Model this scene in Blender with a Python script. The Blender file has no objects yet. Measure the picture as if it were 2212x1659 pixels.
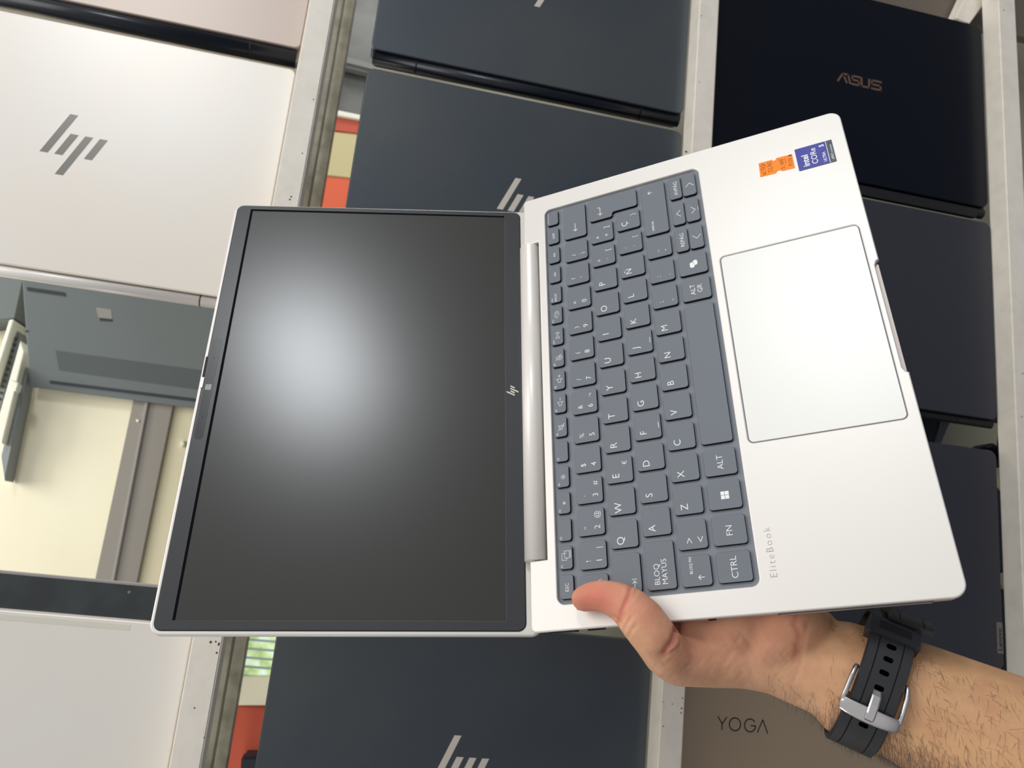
import bpy, bmesh, math, random
import numpy as np
from mathutils import Matrix, Vector
random.seed(7)
sc = bpy.context.scene
C = sc.collection

# ---------------------------------------------------------------- frames
# camera axes (x right, y up, z towards the viewer) -> world (z is up, the counter is level)
F, CX, CY = 1700.0, 1106.0, 829.5
M3 = np.array([[0.9758720993070444, -0.1399735738400003, -0.1675739968507046],
               [0.10085663444889782, 0.9696739914803861, -0.22262140403415273],
               [0.19365325993048338, 0.2003490675619781, 0.9603950572786922]])
CAM = np.array([0.0, 0.0, 1.475])

def mat4(R, t):
    m = Matrix.Identity(4)
    for i in range(3):
        for j in range(3): m[i][j] = float(R[i][j])
        m[i][3] = float(t[i])
    return m

def W(px, py, z):                       # where the sight line of a photo pixel meets the level z
    d = M3 @ np.array([(px-CX)/F, -(py-CY)/F, -1.0]); s = (z-CAM[2])/d[2]
    return CAM + s*d

def D(px, py, dep):                     # point at a depth in millimetres
    d = np.array([(px-CX)/F, -(py-CY)/F, -1.0])*dep*.001
    return CAM + M3 @ d

# ---------------------------------------------------------------- camera
cam = bpy.data.cameras.new('camera'); co = bpy.data.objects.new('camera', cam); C.objects.link(co)
co.matrix_world = mat4(M3, CAM)
cam.sensor_width = 36; cam.lens = 36*F/2212; cam.clip_start = .02
cam.dof.use_dof = True; cam.dof.focus_distance = .46; cam.dof.aperture_fstop = 15
sc.camera = co

# ---------------------------------------------------------------- light and exposure
w = bpy.data.worlds.new('world'); sc.world = w; w.use_nodes = True
nt = w.node_tree; bg = nt.nodes['Background']
tc = nt.nodes.new('ShaderNodeTexCoord'); sx = nt.nodes.new('ShaderNodeSeparateXYZ')
nt.links.new(tc.outputs['Generated'], sx.inputs[0])
rp = nt.nodes.new('ShaderNodeValToRGB'); mr = nt.nodes.new('ShaderNodeMapRange')
mr.inputs[1].default_value = -1; mr.inputs[2].default_value = 1
nt.links.new(sx.outputs['X'], mr.inputs[0]); nt.links.new(mr.outputs[0], rp.inputs[0])
rp.color_ramp.elements[0].position = .38; rp.color_ramp.elements[0].color = (1.0, .99, .95, 1)
rp.color_ramp.elements[1].position = .68; rp.color_ramp.elements[1].color = (.27, .29, .34, 1)
nt.links.new(rp.outputs[0], bg.inputs[0]); bg.inputs[1].default_value = .57

def area(name, loc, target, sx_, sy_, power, col=(1, 1, 1)):
    l = bpy.data.lights.new(name, 'AREA'); l.shape = 'RECTANGLE'; l.size = sx_; l.size_y = sy_
    l.energy = power; l.color = col
    o = bpy.data.objects.new(name, l); C.objects.link(o); o.location = loc
    o.rotation_euler = (Vector(target)-Vector(loc)).to_track_quat('-Z', 'Y').to_euler()
    return o
area('ceiling_lamp', (-.93, 1.74, 2.5), (0, .1, .9), .30, .42, 14, (.93, .97, 1))
area('shop_window', (-2.2, .6, 1.9), (0, .1, .8), 1.6, 1.2, 24, (1, .97, .92))
area('under_rack_fill', (-1.25, .15, .62), (-.35, .15, .24), .5, .25, 5.5, (1, .98, .9))  # added fill, no real lamp here; brightens the cream board
area('under_rack_fill', (-.08, 1.35, .6), (-.12, .3, .2), .25, .25, 3.4, (1, .98, .92))  # two more added fills, from either end, to brighten the middle gap
area('under_rack_fill', (-.08, -1.0, .6), (-.12, -.1, .2), .25, .25, 2.4, (1, .98, .92))
sc.view_settings.view_transform = 'Standard'; sc.view_settings.look = 'None'
sc.view_settings.exposure = 0; sc.view_settings.gamma = 1
sc.view_settings.use_curve_mapping = False

# ---------------------------------------------------------------- materials
def srgb(r, g, b):
    f = lambda c: (c/255/12.92) if c/255 <= .04045 else ((c/255+.055)/1.055)**2.4
    return (f(r), f(g), f(b), 1)
def mat(name, rgb, rough=.5, metal=0., spec=.5, coat=0., noise=None, bump=None, emit=None):
    m = bpy.data.materials.new(name); m.use_nodes = True; n = m.node_tree; b = n.nodes['Principled BSDF']
    b.inputs['Base Color'].default_value = srgb(*rgb); b.inputs['Roughness'].default_value = rough
    b.inputs['Metallic'].default_value = metal; b.inputs['Specular IOR Level'].default_value = spec
    b.inputs['Coat Weight'].default_value = coat
    if noise:                            # (scale, other rgb, lo, hi)
        t = n.nodes.new('ShaderNodeTexCoord'); x = n.nodes.new('ShaderNodeTexNoise'); x.inputs['Scale'].default_value = noise[0]
        x.inputs['Detail'].default_value = 4
        r = n.nodes.new('ShaderNodeValToRGB'); r.color_ramp.elements[0].color = srgb(*rgb); r.color_ramp.elements[1].color = srgb(*noise[1])
        r.color_ramp.elements[0].position = noise[2]; r.color_ramp.elements[1].position = noise[3]
        n.links.new(t.outputs['Object'], x.inputs['Vector']); n.links.new(x.outputs[0], r.inputs[0]); n.links.new(r.outputs[0], b.inputs['Base Color'])
    if bump:                             # (scale, strength, distance)
        t = n.nodes.new('ShaderNodeTexCoord'); x = n.nodes.new('ShaderNodeTexNoise'); x.inputs['Scale'].default_value = bump[0]
        u = n.nodes.new('ShaderNodeBump'); u.inputs['Strength'].default_value = bump[1]; u.inputs['Distance'].default_value = bump[2]
        n.links.new(t.outputs['Object'], x.inputs['Vector']); n.links.new(x.outputs[0], u.inputs['Height']); n.links.new(u.outputs[0], b.inputs['Normal'])
    if emit:
        b.inputs['Emission Color'].default_value = srgb(*rgb); b.inputs['Emission Strength'].default_value = emit
    return m
SILVER = mat('silver_aluminium', (226, 222, 218), .42, .25, .5, bump=(4000, .08, .0001))
SILVERSIDE = mat('silver_edge', (205, 196, 194), .35, .5)
TRAY = mat('keyboard_tray_grey', (122, 127, 137), .6)
KEY = mat('key_grey', (106, 112, 121), .5, bump=(6000, .05, .0001))
RIM = mat('key_skirt', (14, 16, 26), .8, 0, .15)
INK = mat('white_legend', (240, 243, 243), .6)
GROOVE = mat('groove_blue_grey', (120, 122, 150), .5)
PAD = mat('touchpad', (228, 227, 224), .38, .1)
GLASSB = mat('bezel_black', (54, 55, 59), .3, 0, .5)
LINE = mat('screen_border', (6, 7, 14), .8, 0, .1)
PANEL = mat('matte_lcd', (46, 46, 45), .25, 0, .6, bump=(2500, .03, .0001))
PILL = mat('camera_strip', (28, 28, 28), .25)
BLACK = mat('black_gap', (8, 9, 14), .6)
HINGE = mat('hinge_metal', (236, 231, 226), .36, .12)
GREYTEXT = mat('etched_grey', (150, 145, 148), .5)
ORANGE = mat('orange_paper', (255, 142, 42), .7)
PEN = mat('pen_brown', (120, 45, 15), .8)
BLUE = mat('sticker_blue', (34, 36, 150), .35)
SLATE = mat('sticker_slate', (50, 58, 74), .35)
CYAN = mat('sticker_dots', (70, 110, 200), .4)
RAIL = mat('white_rail_paint', (240, 233, 222), .4, noise=(60, (230, 222, 210), .4, .75))
SPECK = mat('rust_speck', (90, 66, 48), .8)
KHAKI = mat('grey_rail_paint', (150, 146, 130), .4, noise=(40, (120, 116, 100), .4, .7))
NAVY = mat('navy_lid', (80, 87, 96), .33, .65, .5, noise=(6, (92, 96, 98), .35, .7))
BLACKLID = mat('glossy_blue_black_lid', (5, 9, 22), .3, 0, .25)
CHARLID = mat('charcoal_lid', (54, 55, 64), .45, .2, .5)
DARKHINGE = mat('dark_hinge', (20, 26, 36), .3, .3)
WHITELID = mat('pearl_lid', (236, 232, 226), .4, .15, .5, noise=(5, (238, 229, 218), .35, .7))
PINKLID = mat('rose_beige_lid', (196, 180, 170), .42, .2)
BROWNLID = mat('brown_lid', (172, 152, 130), .5, .15, noise=(4, (160, 140, 118), .4, .7))
CHROME = mat('chrome_logo', (245, 236, 222), .3, .7)
GREYLOGO = mat('grey_mirror_logo', (150, 148, 144), .2, .8)
BRONZE = mat('bronze_logo', (150, 118, 98), .35, .7)
EMBOSS = mat('embossed_dark', (26, 22, 24), .5)
TAG = mat('pewter_tag', (112, 110, 106), .45, .2)
UNDER = mat('underside_grey', (112, 120, 122), .45)
UNDERDARK = mat('underside_vent', (88, 96, 98), .6)
FOOT = mat('rubber_foot', (54, 60, 68), .7)
STICKER = mat('underside_label', (150, 150, 144), .6)
CREAM = mat('cream_reflection', (246, 240, 214), .35, noise=(3, (236, 228, 200), .35, .7))
GREYP = mat('grey_reflection', (150, 145, 138), .4)
WHITEP = mat('white_frame', (240, 240, 226), .4)
BEAD = mat('bead_dark', (60, 66, 70), .6)
REDB = mat('orange_reflection', (232, 104, 66), .6)
REDD = mat('brick_red_reflection', (196, 84, 60), .6)
KHB = mat('khaki_reflection', (206, 196, 150), .6)
DARKB = mat('dark_box', (24, 28, 38), .5)
GREYB = mat('mottled_grey_reflection', (100, 102, 100), .5, noise=(12, (66, 68, 68), .4, .65))
FLOORM = mat('floor_stone', (150, 146, 132), .7, noise=(5, (120, 116, 104), .4, .7))
STRAP = mat('strap_rubber', (36, 37, 42), .42, 0, .5)
HOLE = mat('strap_hole_dark', (2, 3, 6), .9, 0, 0)
STEEL = mat('buckle_steel', (205, 202, 205), .22, 1)
TAPE = mat('clear_tape', (222, 218, 206), .25)
HAIR = mat('hair_dark', (58, 42, 34), .6)

# ---------------------------------------------------------------- builders
def link(name, me, m, parent=None, mtx=None):
    o = bpy.data.objects.new(name, me); C.objects.link(o)
    if m is not None:
        me.materials.clear(); me.materials.append(m)
    if parent: o.parent = parent
    if mtx is not None: o.matrix_local = mtx
    return o
def tag(o, label=None, cat=None, group=None, kind=None):
    if label: o['label'] = label
    if cat: o['category'] = cat
    if group: o['group'] = group
    if kind: o['kind'] = kind
    return o
def empty(name, mtx, label, cat, group=None):
    o = bpy.data.objects.new(name, None); C.objects.link(o); o.matrix_world = mtx; o.empty_display_size = .05
    return tag(o, label, cat, group)
def bmesh_obj(name, bm, m, parent=None, mtx=None, smooth=False):
    me = bpy.data.meshes.new(name); bm.to_mesh(me); bm.free()
    if smooth:
        for p in me.polygons: p.use_smooth = True
    return link(name, me, m, parent, mtx)
def curve_mesh(cu):
    o = bpy.data.objects.new('tmp', cu); C.objects.link(o)
    dg = bpy.context.evaluated_depsgraph_get(); dg.update()
    me = bpy.data.meshes.new_from_object(o.evaluated_get(dg)); bpy.data.objects.remove(o); bpy.data.curves.remove(cu)
    return me
def rrect(x0, x1, y0, y1, r, n=6):
    pts = []
    for cx, cy, a in ((x1-r, y1-r, 0), (x0+r, y1-r, 90), (x0+r, y0+r, 180), (x1-r, y0+r, 270)):
        for i in range(n+1):
            t = math.radians(a+90*i/n); pts.append((cx+r*math.cos(t), cy+r*math.sin(t)))
    return pts
def solid(name, outlines, z0, z1, bev, m, parent=None, mtx=None, s=.001):
    """flat body from closed outlines (first one outside, others holes), rounded rims; millimetres"""
    cu = bpy.data.curves.new(name, 'CURVE'); cu.dimensions = '2D'; cu.fill_mode = 'BOTH'
    for pts in outlines:
        sp = cu.splines.new('POLY'); sp.points.add(len(pts)-1)
        for p, (x, y) in zip(sp.points, pts): p.co = (x*s, y*s, 0, 1)
        sp.use_cyclic_u = True
    cu.extrude = max((z1-z0)/2-bev, 0.0001)*s; cu.bevel_depth = bev*s; cu.bevel_resolution = 2; cu.offset = -bev*s
    me = curve_mesh(cu)
    me.transform(Matrix.Translation((0, 0, (z0+z1)/2*s)))
    me.name = name
    return link(name, me, m, parent, mtx)
def plate(name, x0, x1, y0, y1, z0, z1, r, bev, m, parent=None, mtx=None):
    return solid(name, [rrect(x0, x1, y0, y1, r)], z0, z1, bev, m, parent, mtx)
def box(name, p0, p1, m, parent=None, mtx=None, bev=0.0):
    bm = bmesh.new(); bmesh.ops.create_cube(bm, size=1)
    for v in bm.verts:
        v.co = Vector([(p0[i]+p1[i])/2 + v.co[i]*(p1[i]-p0[i]) for i in range(3)])
    if bev: bmesh.ops.bevel(bm, geom=bm.edges[:], offset=bev, segments=2, affect='EDGES')
    return bmesh_obj(name, bm, m, parent, mtx)
def prism(name, pts, z0, z1, m, parent=None, bev=0.0, mtx=None):
    bm = bmesh.new(); a = [bm.verts.new((x, y, z0)) for x, y in pts]; b = [bm.verts.new((x, y, z1)) for x, y in pts]
    bm.faces.new(a[::-1]); bm.faces.new(b)
    for i in range(len(pts)): bm.faces.new((a[i], a[(i+1) % len(a)], b[(i+1) % len(a)], b[i]))
    bmesh.ops.recalc_face_normals(bm, faces=bm.faces[:])
    if bev: bmesh.ops.bevel(bm, geom=bm.edges[:], offset=bev, segments=2, affect='EDGES')
    return bmesh_obj(name, bm, m, parent, mtx)
def poly_mesh(name, polys, z, m, parent=None, mtx=None, s=.001, th=.06):
    """thin printed or inlaid shapes"""
    bm = bmesh.new()
    for pts in polys:
        a = [bm.verts.new((x*s, y*s, z*s)) for x, y in pts]; b = [bm.verts.new((x*s, y*s, (z-th)*s)) for x, y in pts]
        bm.faces.new(a); bm.faces.new(b[::-1])
        for i in range(len(pts)): bm.faces.new((b[i], b[(i+1) % len(b)], a[(i+1) % len(a)], a[i]))
    bmesh.ops.recalc_face_normals(bm, faces=bm.faces[:])
    return bmesh_obj(name, bm, m, parent, mtx)
def ribs(lines, wd):
    """polylines -> quads"""
    out = []
    for ln in lines:
        for (x0, y0), (x1, y1) in zip(ln[:-1], ln[1:]):
            L = math.hypot(x1-x0, y1-y0) or 1e-6; ux, uy = (x1-x0)/L*wd/2, (y1-y0)/L*wd/2
            x0_, y0_, x1_, y1_ = x0-ux*.6, y0-uy*.6, x1+ux*.6, y1+uy*.6
            out.append([(x0_-uy, y0_+ux), (x0_+uy, y0_-ux), (x1_+uy, y1_-ux), (x1_-uy, y1_+ux)])
    return out
def arc(cx, cy, r, a0, a1, n=10, ry=None):
    ry = ry or r
    return [(cx+r*math.cos(math.radians(a0+(a1-a0)*i/n)), cy+ry*math.sin(math.radians(a0+(a1-a0)*i/n))) for i in range(n+1)]
def text(name, s, x, y, z, cap, m, parent=None, mtx=None, align='LEFT', rot=0., off=0., xs=1., shear=0., space=1., line=1., th=.05):
    """lettering with a given capital height in mm; (x, y) is the first baseline"""
    cu = bpy.data.curves.new(name, 'FONT'); cu.body = s; cu.size = cap*.001/.73; cu.align_x = align
    cu.space_character = space; cu.space_line = line; cu.offset = off*.001; cu.shear = shear
    cu.extrude = th*.0005; cu.resolution_u = 3
    me = curve_mesh(cu); me.name = name
    me.transform(Matrix.Translation((x*.001, y*.001, z*.001)) @ Matrix.Rotation(rot, 4, 'Z') @ Matrix.Diagonal((xs, 1, 1, 1)))
    return link(name, me, m, parent, mtx)
def tube(bm, pts, r, seg=10, caps=True, rx=None):
    """round bar along a polyline"""
    rings = []
    pts = [Vector(p) for p in pts]
    for i, p in enumerate(pts):
        t = (pts[min(i+1, len(pts)-1)]-pts[max(i-1, 0)]).normalized()
        u = t.orthogonal().normalized() if i == 0 else (u0 - t*u0.dot(t)).normalized()
        u0 = u; v = t.cross(u)
        rings.append([bm.verts.new(p+u*r*math.cos(2*math.pi*k/seg)+v*r*math.sin(2*math.pi*k/seg)) for k in range(seg)])
    for a, b in zip(rings[:-1], rings[1:]):
        for k in range(seg): bm.faces.new((a[k], a[(k+1) % seg], b[(k+1) % seg], b[k]))
    if caps: bm.faces.new(rings[0][::-1]); bm.faces.new(rings[-1])

# ================================================================ THE PLACE
Z_RAIL, Z_LID, Z_LOW = .80, .778, .24
tag(box('floor', (-4, -3, -.02), (4, 4, 0), FLOORM), kind='structure')

# ---- white square rails of the display rack
def rail(x0, x1, label, specks, y0=-.75, y1=1.25):
    r = empty('display_rail', Matrix.Translation(((x0+x1)/2, .25, Z_RAIL-.025)), label, 'rail', 'white rails of the display rack')
    cx = (x0+x1)/2
    box('rail_tube', (x0-cx, y0-.25, 0), (x1-cx, y1-.25, .025), RAIL, r, bev=.0012)
    for i, (sx_, sy_, rr) in enumerate(specks):
        bm = bmesh.new(); bmesh.ops.create_circle(bm, cap_ends=True, radius=rr, segments=8)
        bmesh_obj('rust_speck', bm, SPECK, r, Matrix.Translation((sx_-cx, sy_-.25, .0252)))
    return r
def sp(lst):
    return [(W(a, b, Z_RAIL)[0], W(a, b, Z_RAIL)[1], rr*.001) for a, b, rr in lst]
rail(-.1125, -.0895, 'cream white painted rail between the pale laptops and the first navy column',
     sp([(661, 34, .5), (677, 215, .6), (653, 331, .6), (629, 425, .8), (626, 431, .8), (455, 1387, 1.0), (466, 1386, .7), (473, 1390, .8), (472, 1393, .7), (468, 1410, .8), (420, 1529, .6), (441, 1593, .5)]))
rail(.2745, .2965, 'white painted rail between the navy laptops and the black laptop column',
     sp([(1515, 34, .6), (1511, 177, .5), (1482, 328, 1.3), (1474, 1508, .6), (1431, 1516, .5), (1472, 1530, .7), (1471, 1540, .6), (1433, 1569, .6), (1452, 1521, .5)]))
rail(.638, .661, 'white painted rail along the right edge beside the black laptop column',
     sp([(2168, 22, .8), (2209, 807, .8), (2207, 900, .7)]))
# reflection of the first rail's underside, modelled as lower grey beams
zb = .42
def beam(pxs, z, name, m, label, cat, th=.02):
    # x range taken on two heights of the photo so that the beam runs along the rack
    xs = [np.mean([W(a, b, z)[0] for a, b in q]) for q in pxs]
    o = box(name, (xs[0], -.6, z-th), (xs[1], 1.1, z), m, bev=.001)
    return tag(o, label, cat)
beam([[(690, 100), (445, 1600)], [(722, 100), (470, 1600)]], .46, 'reflected_rail_beam', KHAKI, 'grey beam standing in for the reflected underside of the cream rail', 'beam')
beam([[(722, 100), (478, 1600)], [(740, 100), (512, 1600)]], .40, 'reflected_rail_channel', KHAKI, 'second narrower grey strip of the reflected cream rail beside the red patches', 'channel')

# ---------------------------------------------------------------- closed laptops on the rack
HP = None
def hp_polys():
    """four slanted bars of the mark, unit: mm around its centre (52 mm high)"""
    h = 26.; sl = .42; bw = 5.9
    def bar(xc, y0, y1): return [(xc-bw/2+sl*y0, y0), (xc+bw/2+sl*y0, y0), (xc+bw/2+sl*y1, y1), (xc-bw/2+sl*y1, y1)]
    return [bar(-14.5, -9.5, h), bar(-3.8, -9.5, 9.5), bar(7.0, -h, 9.5), bar(17.8, -9.5, 9.5)]
def laptop(kind, x0, x1, y0, y1, label, lidm, basem, hingem, rad=7, barrel=11, zt=Z_LID, group='closed laptops on the rack', notch=True):
    cx, cy = (x0+x1)/2, (y0+y1)/2; w2, d2 = (x1-x0)*500, (y1-y0)*500
    r = empty('laptop', Matrix.Translation((cx, cy, zt-.018)), label, 'laptop', group)
    plate('base', -w2, w2, -d2-barrel+3, d2, 0, 11.5, rad, 1.5, basem, r)
    lid = plate('lid', -w2, w2, -d2, d2, 12.5, 18, rad, 1.1, lidm, r)
    plate('gap_seal', -w2+3, w2-3, -d2, d2-3, 11, 13, rad, .2, BLACK, r)
    bm = bmesh.new()
    tube(bm, [(-w2*.001+.003, (-d2-barrel/2)*.001, .011), (w2*.001-.003, (-d2-barrel/2)*.001, .011)], barrel*.00055, 16)
    hb = bmesh_obj('hinge_barrel', bm, hingem, r, smooth=True)
    for q in (-1, 1):
        bm = bmesh.new(); xx = q*(w2-45)*.001
        tube(bm, [(xx-.0005, (-d2-barrel/2)*.001, .011), (xx+.0005, (-d2-barrel/2)*.001, .011)], barrel*.00057, 16)
        bmesh_obj('hinge_seam', bm, BLACK, hb)
    return r, lid
def hp_logo(lid, m, k=1.0, y=0, x=0):
    poly_mesh('logo', [[(a*k+x, b*k+y) for a, b in p] for p in hp_polys()], 18.12, m, lid, th=.3)

GN = 'closed laptops on the rack'
r1, l1 = laptop('b', -.0515, .2725, .474, .700, 'navy laptop at the top of the middle column, long dark hinge along its lower edge', NAVY, NAVY, DARKHINGE)
hp_logo(l1, CHROME, y=0)
r2, l2 = laptop('b', -.0515, .2725, .228, .453, 'navy laptop directly behind the raised screen, chrome logo half hidden by it', NAVY, NAVY, DARKHINGE)
hp_logo(l2, CHROME, y=0)
r3, l3 = laptop('b', -.0515, .2725, -.281, -.054, 'navy laptop at the bottom of the middle column below the held laptop', NAVY, NAVY, DARKHINGE)
hp_logo(l3, CHROME, y=-1)
# pale laptops, left column
r4, l4 = laptop('a', -.4655, -.1165, .202, .4345, 'pearl white laptop with grey slanted logo at upper left', WHITELID, WHITELID, HINGE, rad=6, barrel=9)
hp_logo(l4, GREYLOGO, 1.12)
r5, l5 = laptop('a', -.4655, -.1165, .4575, .690, 'rose beige laptop with dark scratched hinge at the top left corner', PINKLID, PINKLID, DARKHINGE, rad=6, barrel=15)
sc_ = poly_mesh('scratch', [[(-34, 6), (-20, 8.6), (-8, 6.2), (0, 1.5), (-6, -1.8), (-18, .8), (-26, 1.2)], [(10, 3), (18, 4.4), (14, .6)]], 0, mat('worn_metal', (150, 150, 150), .5), r5,
                Matrix.Translation((-.222+.291, -.1165-.0065, .0178)) @ Matrix.Diagonal((.35, .35, 1, 1)))
# open laptop, lower left: lid back flat on the rack, dark glossy bezel strip beyond it
r6, l6 = laptop('a', -.4655, -.1165, -.306, -.074, 'white laptop at lower left with a clear tape strip along its upper edge', WHITELID, WHITELID, HINGE, rad=4, barrel=9)
t6 = plate('tape_strip', -200, 0, 0, 4.2, 18, 18.2, .5, .05, TAPE, r6,
           Matrix.Translation((W(280, 1360, Z_LID)[0]+.291, W(280, 1362, Z_LID)[1]+.190, 0)))
GLOSS = mat('dark_glossy_bezel', (48, 56, 60), .18, 0, .6, noise=(30, (38, 44, 48), .4, .6))
r7 = empty('laptop_screen', Matrix.Translation((-.291, -.061, Z_LID-.016)), 'dark glossy screen edge with tiny camera sticking out above the taped white laptop', 'screen')
plate('screen_back', -174, 174, -14, 15.5, -4, -.5, 3, .5, mat('rim_grey', (165, 160, 158), .4, .3), r7)
plate('screen_bezel', -173, 173, -14, 13.2, -.6, .4, 2, .1, GLOSS, r7)
plate('webcam', 0, 2.4, 0, 2.4, .4, .7, 1.1, .05, mat('lens', (110, 120, 124), .2), r7, Matrix.Translation((.116, .0065, 0)))
# right column
r8, l8 = laptop('c', .3065, .635, .437, .669, 'glossy blue black laptop with bronze lettering at upper right', BLACKLID, BLACKLID, BLACK, rad=9, barrel=10)
def asus(lid, cx, cy, wd, m):
    k = wd/58.
    L = [[(-29, -5.5), (-22.5, 5.5), (-15.5, 5.5), (-12.8, -5.5)], [(-24, -1.2), (-17, -1.2)],
         [(0, 5.5), (-10, 5.5), (-9.6, .2), (-1.4, .2), (-1, -5.5), (-11, -5.5)],
         [(2, 5.5), (2.6, -5.5), (12, -5.5), (12.2, 5.5)],
         [(28.5, 5.5), (15.5, 5.5), (16, .2), (27, .2), (27.8, -5.5), (15.6, -5.5)]]
    L[1] = [(-20.5, 1.6), (-17.2, -5.5)]
    poly_mesh('logo', [[(cx+x*k, cy+y*k) for x, y in q] for q in ribs(L, 2.3)], 18.1, m, lid, th=.2)
asus(l8, 5.5, 6, 54, BRONZE)
plate('hinge_gloss', -130, 150, -12, -1, 13, 17.2, 3, .5, BLACK, r8, Matrix.Translation((0, -.118, 0)))
r9, l9 = laptop('c', .3065, .637, .197, .419, 'plain charcoal laptop below the black laptop at the right', CHARLID, CHARLID, BLACK, rad=8, barrel=8)
r10, l10 = laptop('c', .3065, .6335, -.052, .164, 'charcoal laptop with a small name tag at its lower right edge, right column', CHARLID, CHARLID, BLACK, rad=8, barrel=8)
ta = W(2152, 1411, Z_LID); tb_ = W(2168, 1342, Z_LID)
tg = plate('name_tag', 0, 6.6, 0, 29.5, 18, 18.5, .4, .1, TAG, r10, Matrix.Translation((.6262-.47, -.036-.056, 0)))
text('lettering', 'Lenovo', 5.3, 2.6, 18.55, 4.6, mat('tag_ink', (16, 16, 18), .5), tg, rot=math.pi/2, xs=1.12, off=.12)
plate('black_edge_strip', 0, 7, 0, 216, 4, 10, 2, .5, BLACK, r10, Matrix.Translation((.1638, -.108, -.002)))
r11, l11 = laptop('c', .3055, .62, -.30, -.079, 'matt brown laptop with dark embossed lettering at the bottom right', BROWNLID, BROWNLID, DARKHINGE, rad=6, barrel=9)
yg = W(1553, 1578, Z_LID); cx11, cy11 = (.3055+.62)/2*1000, (-.30-.079)/2*1000
def yoga(lid, x, y, k, m):
    L = [[(0, 12), (4.6, 5.6), (9.2, 12)], [(4.6, 5.6), (4.6, 0)], arc(18.3, 6, 6, 0, 360, 20),
         arc(34.5, 6, 6, 38, 345, 18)+[(40.4, 5.8), (35.5, 5.8)], [(42.5, 0), (48, 12), (53.5, 0)]]
    poly_mesh('lettering', [[(x+a*k, y+b*k) for a, b in q] for q in ribs(L, 1.15)], 18.08, m, lid, th=.2)
yoga(l11, .337*1000-cx11+1, -.1245*1000-cy11+1, .90, EMBOSS)

# cross bracket in the top right gap
a = [W(2063, 40, .77), W(2094, 52, .77), W(2140, -10, .77), W(2100, -40, .77)]
tag(prism('cross_bracket', [(p[0], p[1]) for p in a], .75, .77, RAIL, bev=.001), 'short slanted white bracket above the black laptop in the top right gap', 'bracket')
tag(box('lower_shelf', (.52, -.4, .68), (1.2, .44, .70), DARKB), 'dark shelf under the right column of laptops', 'shelf')
tag(box('counter_board', (.30, .70, .735), (.9, 1.0, .745), mat('counter_brown', (110, 100, 90), .6)), 'brown grey board in the gap above the black laptop', 'board')
tag(box('dark_board', (.905, .45, .72), (1.3, 1.2, .74), mat('dark_panel', (52, 50, 52), .6)), 'dark grey panel beyond the rail in the top right corner', 'panel')

# ---------------------------------------------------------------- glass reflections in the gaps, modelled as parts below the rack
def low(name, px, z0, z1, m, label, cat, bev=.001):
    return tag(prism(name, [tuple(W(a, b, z1)[:2]) for a, b in px], z0, z1, m, bev=bev), label, cat)
tag(prism('reflection_board', [(-.95, -.5), (-.225, -.5), (-.225, .75), (-.95, .75)], Z_LOW-.02, Z_LOW, CREAM), 'cream reflection in the gap below the white laptop, modelled as a board', 'board')
low('grey_reflection', [(293, 840), (382, 840), (290, 1290), (197, 1290)], Z_LOW, Z_LOW+.012, GREYP, 'broad grey band of the reflection running down the cream board', 'channel')
low('grey_reflection_lip', [(318, 840), (326, 840), (240, 1290), (232, 1290)], Z_LOW+.0122, Z_LOW+.016, mat('lip', (165, 160, 156), .4), 'thin lighter line reflected along the middle of the grey band', 'lip')
low('reflection_fleck', [(308, 893), (314, 896), (312, 902), (307, 900)], Z_LOW+.0122, Z_LOW+.0135, WHITEP, 'upper white fleck reflected on the grey band', 'fleck', 0)
low('reflection_fleck', [(294, 905), (300, 907), (299, 912), (294, 911)], Z_LOW+.0122, Z_LOW+.0135, WHITEP, 'lower white fleck reflected on the grey band', 'fleck', 0)
KSTR = mat('dull_cream_strip', (226, 218, 188), .5)
low('reflection_strip', [(384, 840), (640, 840), (560, 1290), (292, 1290)], Z_LOW, Z_LOW+.006, KSTR, 'dull cream reflected strip to the right of the grey band', 'trim')
low('reflection_latch', [(388, 955), (396, 950), (400, 960), (392, 966)], Z_LOW+.006, Z_LOW+.012, WHITEP, 'small pale mark reflected on the dull cream strip', 'latch')
# window frame reflected at far left, modelled as bars
low('reflected_frame_bar', [(20, 690), (30, 690), (-14, 830), (-24, 830)], Z_LOW, Z_LOW+.05, WHITEP, 'upper white bar of the reflected frame at the far left below the white laptop', 'frame bar')
gb = low('reflected_frame_channel', [(30, 690), (44, 735), (-10, 920), (-20, 850)], Z_LOW, Z_LOW+.03, mat('frame_grey', (120, 126, 124), .5), 'grey channel of the reflected frame, dotted with dark beads, at the far left', 'frame')
for i in range(11):
    p = W(36-i*3.6, 732+i*13, Z_LOW+.03)
    bm = bmesh.new(); bmesh.ops.create_icosphere(bm, subdivisions=2, radius=.0022)
    b = bmesh_obj('bead', bm, BEAD, smooth=True); b.location = (p[0], p[1], p[2]+.0022)
    tag(b, 'tiny dark bead in the grey channel of the reflected frame', 'bead', 'beads in the reflected grey frame channel')
low('reflected_frame_bar', [(44, 735), (52, 760), (4, 960), (-10, 925)], Z_LOW, Z_LOW+.045, WHITEP, 'lower white bar of the reflected frame beside the cream board', 'frame bar')
low('reflected_frame_channel', [(52, 775), (58, 810), (10, 1040), (2, 985)], Z_LOW, Z_LOW+.03, mat('frame_slate', (140, 146, 148), .5), 'narrow slate channel of the reflected frame at the edge of the cream board', 'frame')
low('reflected_frame_clip', [(24, 818), (40, 828), (34, 846), (18, 838)], Z_LOW+.046, Z_LOW+.06, WHITEP, 'small white clip across the lower bar of the reflected frame', 'clip')

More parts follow.
